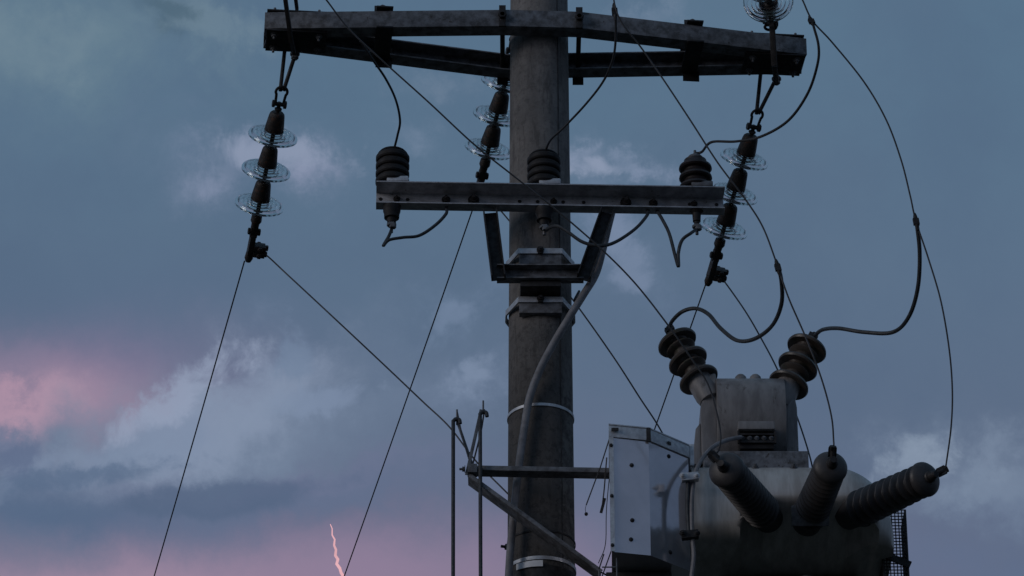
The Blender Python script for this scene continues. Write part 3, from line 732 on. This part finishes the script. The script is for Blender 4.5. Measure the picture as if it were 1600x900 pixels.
for py in (697, 776, 853):
    q = P(953, py, A0.y-.0); mb = MB(); mb.lathe((A0.x+.003, A0.y-.007, q.z), (0,-1,0), [(.008,0),(.007,.005),(.003,.007)], 10); mb.build('rivet', M['dark'], fl)
m = MB(); zz = zbx
m.abox(A0.x-.02, A0.x+.25, A0.y+.17, A0.y+.45, zz-.10, zz-.012); bf = m.build('base_tray', M['dark'], bx, .004)
m = MB(); m.tube([(A0.x-.032, A0.y+.02, zz-.002),(A0.x-.05, A0.y+.1, zz-.03),(A0.x-.05, A0.y+.1, zz-.12)], .003, 6); m.tube([(A0.x+.02, A0.y+.02, zz-.02),(A0.x+.02, A0.y+.02, zz-.14)], .003, 6); m.tube([(A0.x-.04, A0.y+.02, zz-.06),(A0.x+.02, A0.y+.02, zz-.06)], .003, 6); m.build('wire_stay', M['galv'], bx)
# loose scraps of wire hanging beside the box
t = thing('dangling_wire', P(950,690,-.4), 'thin slack wire with a dark bead hanging left of the sheet metal box', 'wire')
m = MB(); m.tube([P(953,683,-.42), P(938,730,-.38), P(916,789,-.36)], .0028, 6); m.build('strand', M['wire'], t)
m = MB(); m.lathe(P(916,806,-.36), (0,0,1), [(.002,0),(.006,.003),(.008,.008),(.006,.014),(.002,.016)], 12); m.build('bead', M['dark'], t)
m = MB(); m.tube(crom([P(916,789,-.36),P(914.5,796,-.36),P(916,803,-.36)],4), .0012, 5); m.build('thread', M['wire'], t)
m = MB(); m.tube(crom([P(948,715,-.4),P(946,740,-.39),P(944,765,-.385),P(941,790,-.38)],6), .0032, 6)
m.box(P(942,790,-.38), V((.25,0,1)), V((1,0,-.25)), V((0,1,0)), .07, .012, .003)
tag(m.build('cable_tag', M['dark']), 'small dark strip dangling at the left edge of the sheet metal box', 'tag')
m = MB(); m.tube(crom([P(958,690,-.35),P(948,790,-.33),P(946,850,-.33),P(935,880,-.33)],6), .0018, 6)
tag(m.build('thin_wire', M['wire']), 'hair-thin wire hanging close along the left side of the box', 'wire')

# ------------------------------------------------------------------ the switch tank with its bushings
YT = -.36
rc = thing('pole_switch', P(1245,880,0), 'bulky steel switch tank with three forward ribbed bushings right of pole', 'switchgear')
xL, xR = P(1083,800,YT).x, P(1404,860,YT).x
ztop = P(1200, 742, -.16).z; zbot = P(1240, 845, YT+.06).z
# section in Y,Z: rounded front; loft along X with domed right end
def sect(y0, y1, z0, z1, rt, rb, n=8, ch=0):
    pts = []
    if ch > 0:
        ry, rz = rb+ch*.24, rb+ch*.10
        fr_ = [(y0, z0+rz+.012*ch), (y0+.005, z0+rz)] + [(y0+ry*(.06+.94*k/(n-1)), z0+rz*(.92-.92*k/(n-1))) for k in range(n-1)]
        rest = sect(y0, y1, z0, z1, rt, rb, n)
        return fr_[:n+1] + rest[n+1:]
    for cx, cz, a0, r_ in ((y0+rb, z0+rb, 180, rb), (y1-rb, z0+rb, 270, rb), (y1-rt, z1-rt, 0, rt), (y0+rt, z1-rt, 90, rt)):
        for k in range(n+1):
            a = R(a0+90*k/n); pts.append((cx+r_*math.cos(a), cz+r_*math.sin(a)))
    return pts
m = MB(); rings = []
for s in range(0, 49):
    u_ = s/48; x = xL + (xR-xL)*u_
    e = max(0, (u_-.72)/.28); k = 1-math.sqrt(max(0, 1-e*e))
    z1 = ztop - k*.30*.9; y0 = YT + k*.16; y1 = .30 - k*.16; z0 = zbot - .0 + k*.015
    z1 = max(z1, z0+.06)
    h = z1-z0; 
    pxx = 1083+(1404-1083)*u_; chh = max(0, min(1, (pxx-1157)/40, (1372-pxx)/40))
    rings.append([(x, y, z) for y, z in sect(y0, y1, z0, z1, min(.17, h*.48), min(.07, h*.3), ch=chh*min(1, h/.25))])
n = len(rings[0]); vs = [p for r_ in rings for p in r_]; fs = []
for k in range(len(rings)-1):
    for i in range(n): fs.append((k*n+i, k*n+(i+1)%n, (k+1)*n+(i+1)%n, (k+1)*n+i))
fs.append(tuple(range(n))); fs.append(tuple((len(rings)-1)*n+i for i in range(n)))
m.add(vs, fs); m.build('tank', M['tank'], rc)
# bottom pan and wedge shaped bushing shoulder
m = MB(); px_ = [P(1092,870,YT+.06).x, P(1392,880,YT+.06).x]
m.abox(px_[0]+.1, px_[1]-.1, YT+.40, .26, zbot-.12, zbot-.003); m.build('bottom_pan', M['dark'], rc, .02)
m = MB(); m.lathe((P(1260,890,-.2).x, P(1260,890,-.2).y, zbot-.125), (0,0,-1), [(.035,0),(.03,.006),(.012,.008)], 24); m.build('drain_plug', M['galv'], rc)
def bushing(base, tip, nrib, r0, r1, stud, label=None):
    base, tip = V(base), V(tip); ax = (tip-base).normalized(); L = (tip-base).length
    prof = [(r0*.80,-.085),(r0*.86,0)]
    for k in range(nrib):
        h = L*.96*k/nrib; p_ = L*.96/nrib; rr = r0+(r1-r0)*k/nrib
        prof += [(rr*.68,h+.04*p_),(rr*.94,h+.16*p_),(rr,h+.30*p_),(rr*.985,h+.42*p_),(rr*.70,h+.60*p_),(rr*.66,h+.9*p_)]
    prof += [(r1*.8,L*.955),(r1*1.0,L*.958),(r1*1.06,L*.972),(r1*1.04,L*.99),(r1*.96,L+.004),(r1*.78,L+.013),(r1*.55,L+.019),(r1*.36,L+.022),(r1*.3,L+.034)]
    m = MB(); m.lathe(base, ax, prof, 40); b_ = m.build('bushing', M['poly'], rc)
    m = MB(); e = V(stud); c0 = base+ax*(L+.018)
    m.lathe(c0, ax, [(.022,0),(.024,.02),(.017,.03),(.014,.05)], 14)
    d = (e-c0).normalized(); m.tube([c0+ax*.02, e], .011, 10); m.box(c0+(e-c0)*.75, d, d.cross(V((0,1,.1))), V((0,1,.1)), .035, .034, .02); m.hexnut(e-d*.008, d, .015, .016)
    m.build('terminal', M['dark'], b_)
    return b_
bushing(P(1192,800,YT+.02), P(1134,733,-.80), 12, .076, .071, P(1110,708,-.84))
bushing(P(1266,804,YT+.02), P(1298,729,-.80), 12, .076, .067, P(1301,700,-.87))
bushing(P(1342,796,YT+.04), P(1447,748,-.70), 9, .080, .070, P(1478,733,-.73))
m = MB(); c = P(1266,806,YT-.05); m.box(c, (1,0,0), (0,.3,-1), (0,1,.3), .155, .085, .012); m.build('flange_plate', M['galv'], rc, .002)
m = MB(); s0 = P(1156,790,YT-.0); m.box((P(1157,800,YT).x, YT-.004+.01, (ztop+zbot)/2-.02), (1,0,0),(0,1,0),(0,0,1), .006, .02, .16); m.build('weld_seam', M['galv'], rc, .002)
# plastic mesh guard at the right end
m = MB()
g0 = P(1372,800,-.12); g1 = P(1388,800,.02); 
def net(o, ex, ez, nx, nz, step, r):
    for i in range(nx+1): m.tube([o+ex*step*i, o+ex*step*i+ez*step*nz], r, 5)
    for j in range(nz+1): m.tube([o+ez*step*j, o+ez*step*j+ex*step*nx], r, 5)
xg0, xg1 = P(1376,800,-.1).x, P(1414,800,-.1).x
zg = P(1400,797,-.1).z
net(V((xg0,-.1,zg)), V((1,0,0)), V((0,0,-1)), 7, 28, (xg1-xg0)/7, .0026)
net(V((xg0,-.1,zg)), V((0,1,0)), V((0,0,-1)), 12, 28, (xg1-xg0)/7, .0026)
net(V((xg1,-.1,zg)), V((0,1,0)), V((0,0,-1)), 12, 28, (xg1-xg0)/7, .0026)
m.build('mesh_guard', M['rubber'], rc)
m = MB(); m.tube([(xg1,-.102,zg-.0),(xg1,-.102,zg-.38)], .005, 8); m.tube([(xg0,-.102,zg-.0),(xg0,-.102,zg-.38)], .006, 8); m.bar((xg0-.02,-.11,zg-.20), (xg1+.01,-.11,zg-.26), .01, .03); m.build('guard_frame', M['dark'], rc)

# ------------------------------------------------------------------ voltage transformer with two porcelain bushings
YV = -.13
vt = thing('voltage_transformer', P(1172,715,-.05), 'squat grey cast transformer with two splayed dark ribbed bushings on top', 'transformer')
zv0 = P(1172, 712, YV).z; zv1 = P(1172, 600, YV+.16).z
xa0, xa1 = P(1122,650,YV).x, P(1228,650,YV).x
def slab(x0, x1, y0, y1, z0, z1, rt, rb, name, mt, par, bev=.004):
    mm = MB(); mm.prism([V((x0, y, z)) for y, z in sect(y0, y1, z0, z1, rt, rb, 10)], (x1-x0, 0, 0)); return mm.build(name, mt, par, bev)
slab(xa0-.002, xa1+.002, YV-.02, YV+.52, zv0, zv1, .17, .25, 'coil_body', M['epoxy'], vt)
# side castings, wider toward the bottom
for s in (-1, 1):
    xi = xa0 if s < 0 else xa1
    tpx = P(1096 if s < 0 else 1248, 650, YV).x; topx = P(1108 if s < 0 else 1238, 620, YV).x
    poly = [V((xi, 0, zv0)), V((tpx-s*0+ (0), 0, zv0)), V((tpx, 0, zv0+(zv1-zv0)*.62)), V((topx, 0, zv1-.005)), V((xi, 0, zv1+.006))]
    if s < 0: poly = poly[::-1]
    mm = MB(); mm.prism([p_+V((0,YV+.06,0)) for p_ in poly], (0,.22,0)); mm.build('side_casting', M['epoxy'], vt, .012)
m = MB(); xx0 = P(1081,700,YV+.05).x; m.prism([V((xx0,YV+.08,zv0)), V((P(1097,700,YV).x,YV+.08,zv0)), V((P(1097,700,YV).x,YV+.08,zv0+.2)), V((P(1088,650,YV).x,YV+.08,zv0+.17))], (0,.15,0)); m.build('side_rib', M['epoxy'], vt, .006)
for px in (1158, 1181):
    c = P(px, 607, YV+.10); mm = MB(); mm.lathe(V((c.x,YV+.11,zv1-.060)), (0,0,1), [(.027,0),(.027,.052),(.024,.066),(.015,.076),(.004,.079)], 20); mm.build('lifting_boss', M['epoxy'], vt)
m = MB(); c = P(1119, 600, YV+.08); m.abox(c.x-.03, c.x+.035, c.y, c.y+.12, c.z-.03, c.z-.002); m.build('top_lug', M['epoxy'], vt, .004)
def bell(base, tip, label=None):
    base, tip = V(base), V(tip); ax = (tip-base).normalized(); L = (tip-base).length
    col_ = base - ax*.10
    mm = MB(); mm.lathe(col_, ax, [(.050,-.03),(.056,0),(.056,.06),(.054,.098),(.036,.105)], 32); mm.build('bushing_collar', M['epoxy'], vt)
    prof = [(.036,-.005)]; pitch = L*.39
    for k in range(3):
        h = k*pitch
        if k: prof += [(.040,h-.50*pitch),(.062,h-.44*pitch),(.067,h-.40*pitch),(.064,h-.33*pitch),(.046,h-.22*pitch),(.042,h-.12*pitch)]
        prof += [(.048,h-.006),(.072,h-.012),(.086,h-.014),(.090,h-.006),(.087,h+.004),(.066,h+.016),(.044,h+.024)]
    prof += [(.034,L*.9),(.026,L*.95),(.0,L*.96)]
    mm = MB(); mm.lathe(base, ax, prof, 44); b_ = mm.build('bushing', M['porc'], vt)
    mm = MB(); mm.cyl(base+ax*L*.93, base+ax*(L+.03), .009); mm.hexnut(base+ax*L*.97, ax, .018, .014); mm.box(base+ax*(L+.012), ax, (0,1,0), ax.cross(V((0,1,0))), .02, .03, .04); mm.build('terminal', M['dark'], b_)
bell(P(1091,592,-.02), P(1048,518,.03)); bell(P(1233,600,-.02), P(1269,528,.03))
# terminal box under a ledge
c = P(1182, 678, YV-.03); hw = P(1213,678,YV).x-P(1182,678,YV).x
m = MB(); m.abox(c.x-hw+.005, c.x+hw-.008, YV-.065, YV+.05, c.z+.006, c.z+.045); m.build('hood', M['epoxy'], vt, .006)
m = MB(); m.abox(c.x-hw+.012, c.x+hw-.012, YV-.04, YV+.16, c.z-.075, c.z+.004); tb = m.build('terminal_box', M['rubber'], vt, .004)
m = MB(); m.abox(c.x-hw+.008, c.x+hw-.006, YV-.052, YV-.042, c.z-.052, c.z-.042); m.abox(c.x-hw+.008, c.x+hw-.006, YV-.052, YV-.042, c.z-.015, c.z-.008)
for s in (-1, 1): m.abox(c.x+s*(hw-.006)-.004, c.x+s*(hw-.006)+.004, YV-.055, YV-.042, c.z-.055, c.z+.004)
m.build('cover_frame', M['dark'], tb, .001)
for q_ in (-.062, -.03, .0, .03, .062): m = MB(); bolt(m, (c.x+q_, YV-.041, c.z-.026), (0,-1,0), .007, .008); m.build('screw', M['galv'], tb)
# support plate
m = MB(); zp = zv0-.002; m.abox(P(1100,720,YV).x, P(1262,720,YV).x, YV-.05, YV+.3, zp-.085, zp); m.build('support_channel', M['arm'], vt, .004)

# signal cable from the terminal box down past the box
G7 = None
for px in (1120, 1180, 1240):                                   # lid bolts and a lid seam along the tank's shoulder
    m = MB(); q = P(px, 752, -.25); bolt(m, (q.x, YT+.075, ztop-.03), (0,-.7,.7), .011, .01); m.build('lid_bolt', M['galv'], rc)
cb = thing('control_cable', P(1080,750,-.35), 'grey control cable curving out of the black terminal box and down', 'cable')
part_wire(cb, [(1158,683,-.19),(1135,688,-.24),(1112,700,-.3),(1094,722,-.36),(1085,745,-.40),(1081,780,-.42),(1081,830,-.42),(1084,865,-.42),(1082,890,-.42),(1076,930,-.42)], .0095, 'sheath', 'conduit')
part_wire(cb, [(1075,752,-.42),(1074,790,-.42),(1076,832,-.42)], .0085, 'sheath', 'cable')
for py in (746, 836):
    c = P(1078, py, -.43); m = MB(); m.box(c, (1,0,.1), (0,1,0), (-.1,0,1), .07, .03, .034); bolt(m, c+V((-.03,-.016,0)), (0,-1,0), .01, .01); bolt(m, c+V((.028,-.016,0)), (0,-1,0), .009, .008)
    m.build('cable_clamp', M['bright'] if py < 800 else M['dark'], cb, .002)
m = MB(); m.box(P(1081,712,-.3), (1,0,0),(0,1,0),(0,0,1), .018, .02, .1); m.build('strip', M['bright'], cb, .001)

# ------------------------------------------------------------------ a tree standing right of the viewer; the zinc sheet mirrors its top
tx, ty, th = 9.6, -4.2, 14.9
tr = thing('broadleaf_tree', (tx, ty, 0), 'dark broadleaf tree right of the pole, seen only mirrored in the zinc box', 'tree')
m = MB(); m.tube(crom([(tx,ty,0),(tx+.1,ty,4),(tx-.1,ty+.1,8),(tx,ty,12.5)],6), .24, 12, lambda t: 1.1-.85*t)
for k in range(9):
    a_ = k*2.4; z_ = 6+k*.6; m.tube(crom([(tx,ty,z_),(tx+math.cos(a_)*1.0,ty+math.sin(a_)*1.0,z_+.9),(tx+math.cos(a_)*2.0,ty+math.sin(a_)*2.0,z_+1.4)],4), .07, 7, lambda t: 1.1-.8*t)
m.build('trunk', mat('bark', (.09,.07,.05), rough=.9), tr)
m = MB()
cl_ = [(tx+random.uniform(-2.4,2.4), ty+random.uniform(-2.4,2.4), random.uniform(8.2, th-.9), random.uniform(.6,1.1)) for _ in range(46)]
for cx_, cy_, cz_, cr_ in cl_:
    for k in range(85):
        d_ = V((random.gauss(0,1),random.gauss(0,1),random.gauss(0,1))).normalized()*cr_*random.random()**.4
        e_ = V((random.gauss(0,1),random.gauss(0,1),random.gauss(0,1))).normalized(); f_ = e_.cross(V((.3,.5,.8))).normalized(); c_ = V((cx_,cy_,cz_))+d_; l_ = random.uniform(.06,.11)
        m.add([c_-e_*l_, c_+f_*l_*.5, c_+e_*l_, c_-f_*l_*.5], [(0,1,2,3)])
m.build('crown', mat('leaf', (.05,.075,.03), (.03,.05,.02), rough=.6, bump=0), tr, smooth=False)

# ------------------------------------------------------------------ lightning, two kilometres off
YL = 2000.0
pts = [(516,819),(519,826),(519,836),(523,843),(522,852),(525,859),(524,868),(528,874),(526,881),(531,888),(533,895),(538,903),(541,915),(538,935),(545,960)]
m = MB(); m.tube([P(a, b, YL) for a, b in pts], .52, 6, lambda t: .45+1.3*min(1, t*2.2)); 
li = tag(m.build('lightning_bolt', M['bolt_glow'], smooth=False), 'small jagged pink lightning bolt low in the sky left of the pole', 'lightning')
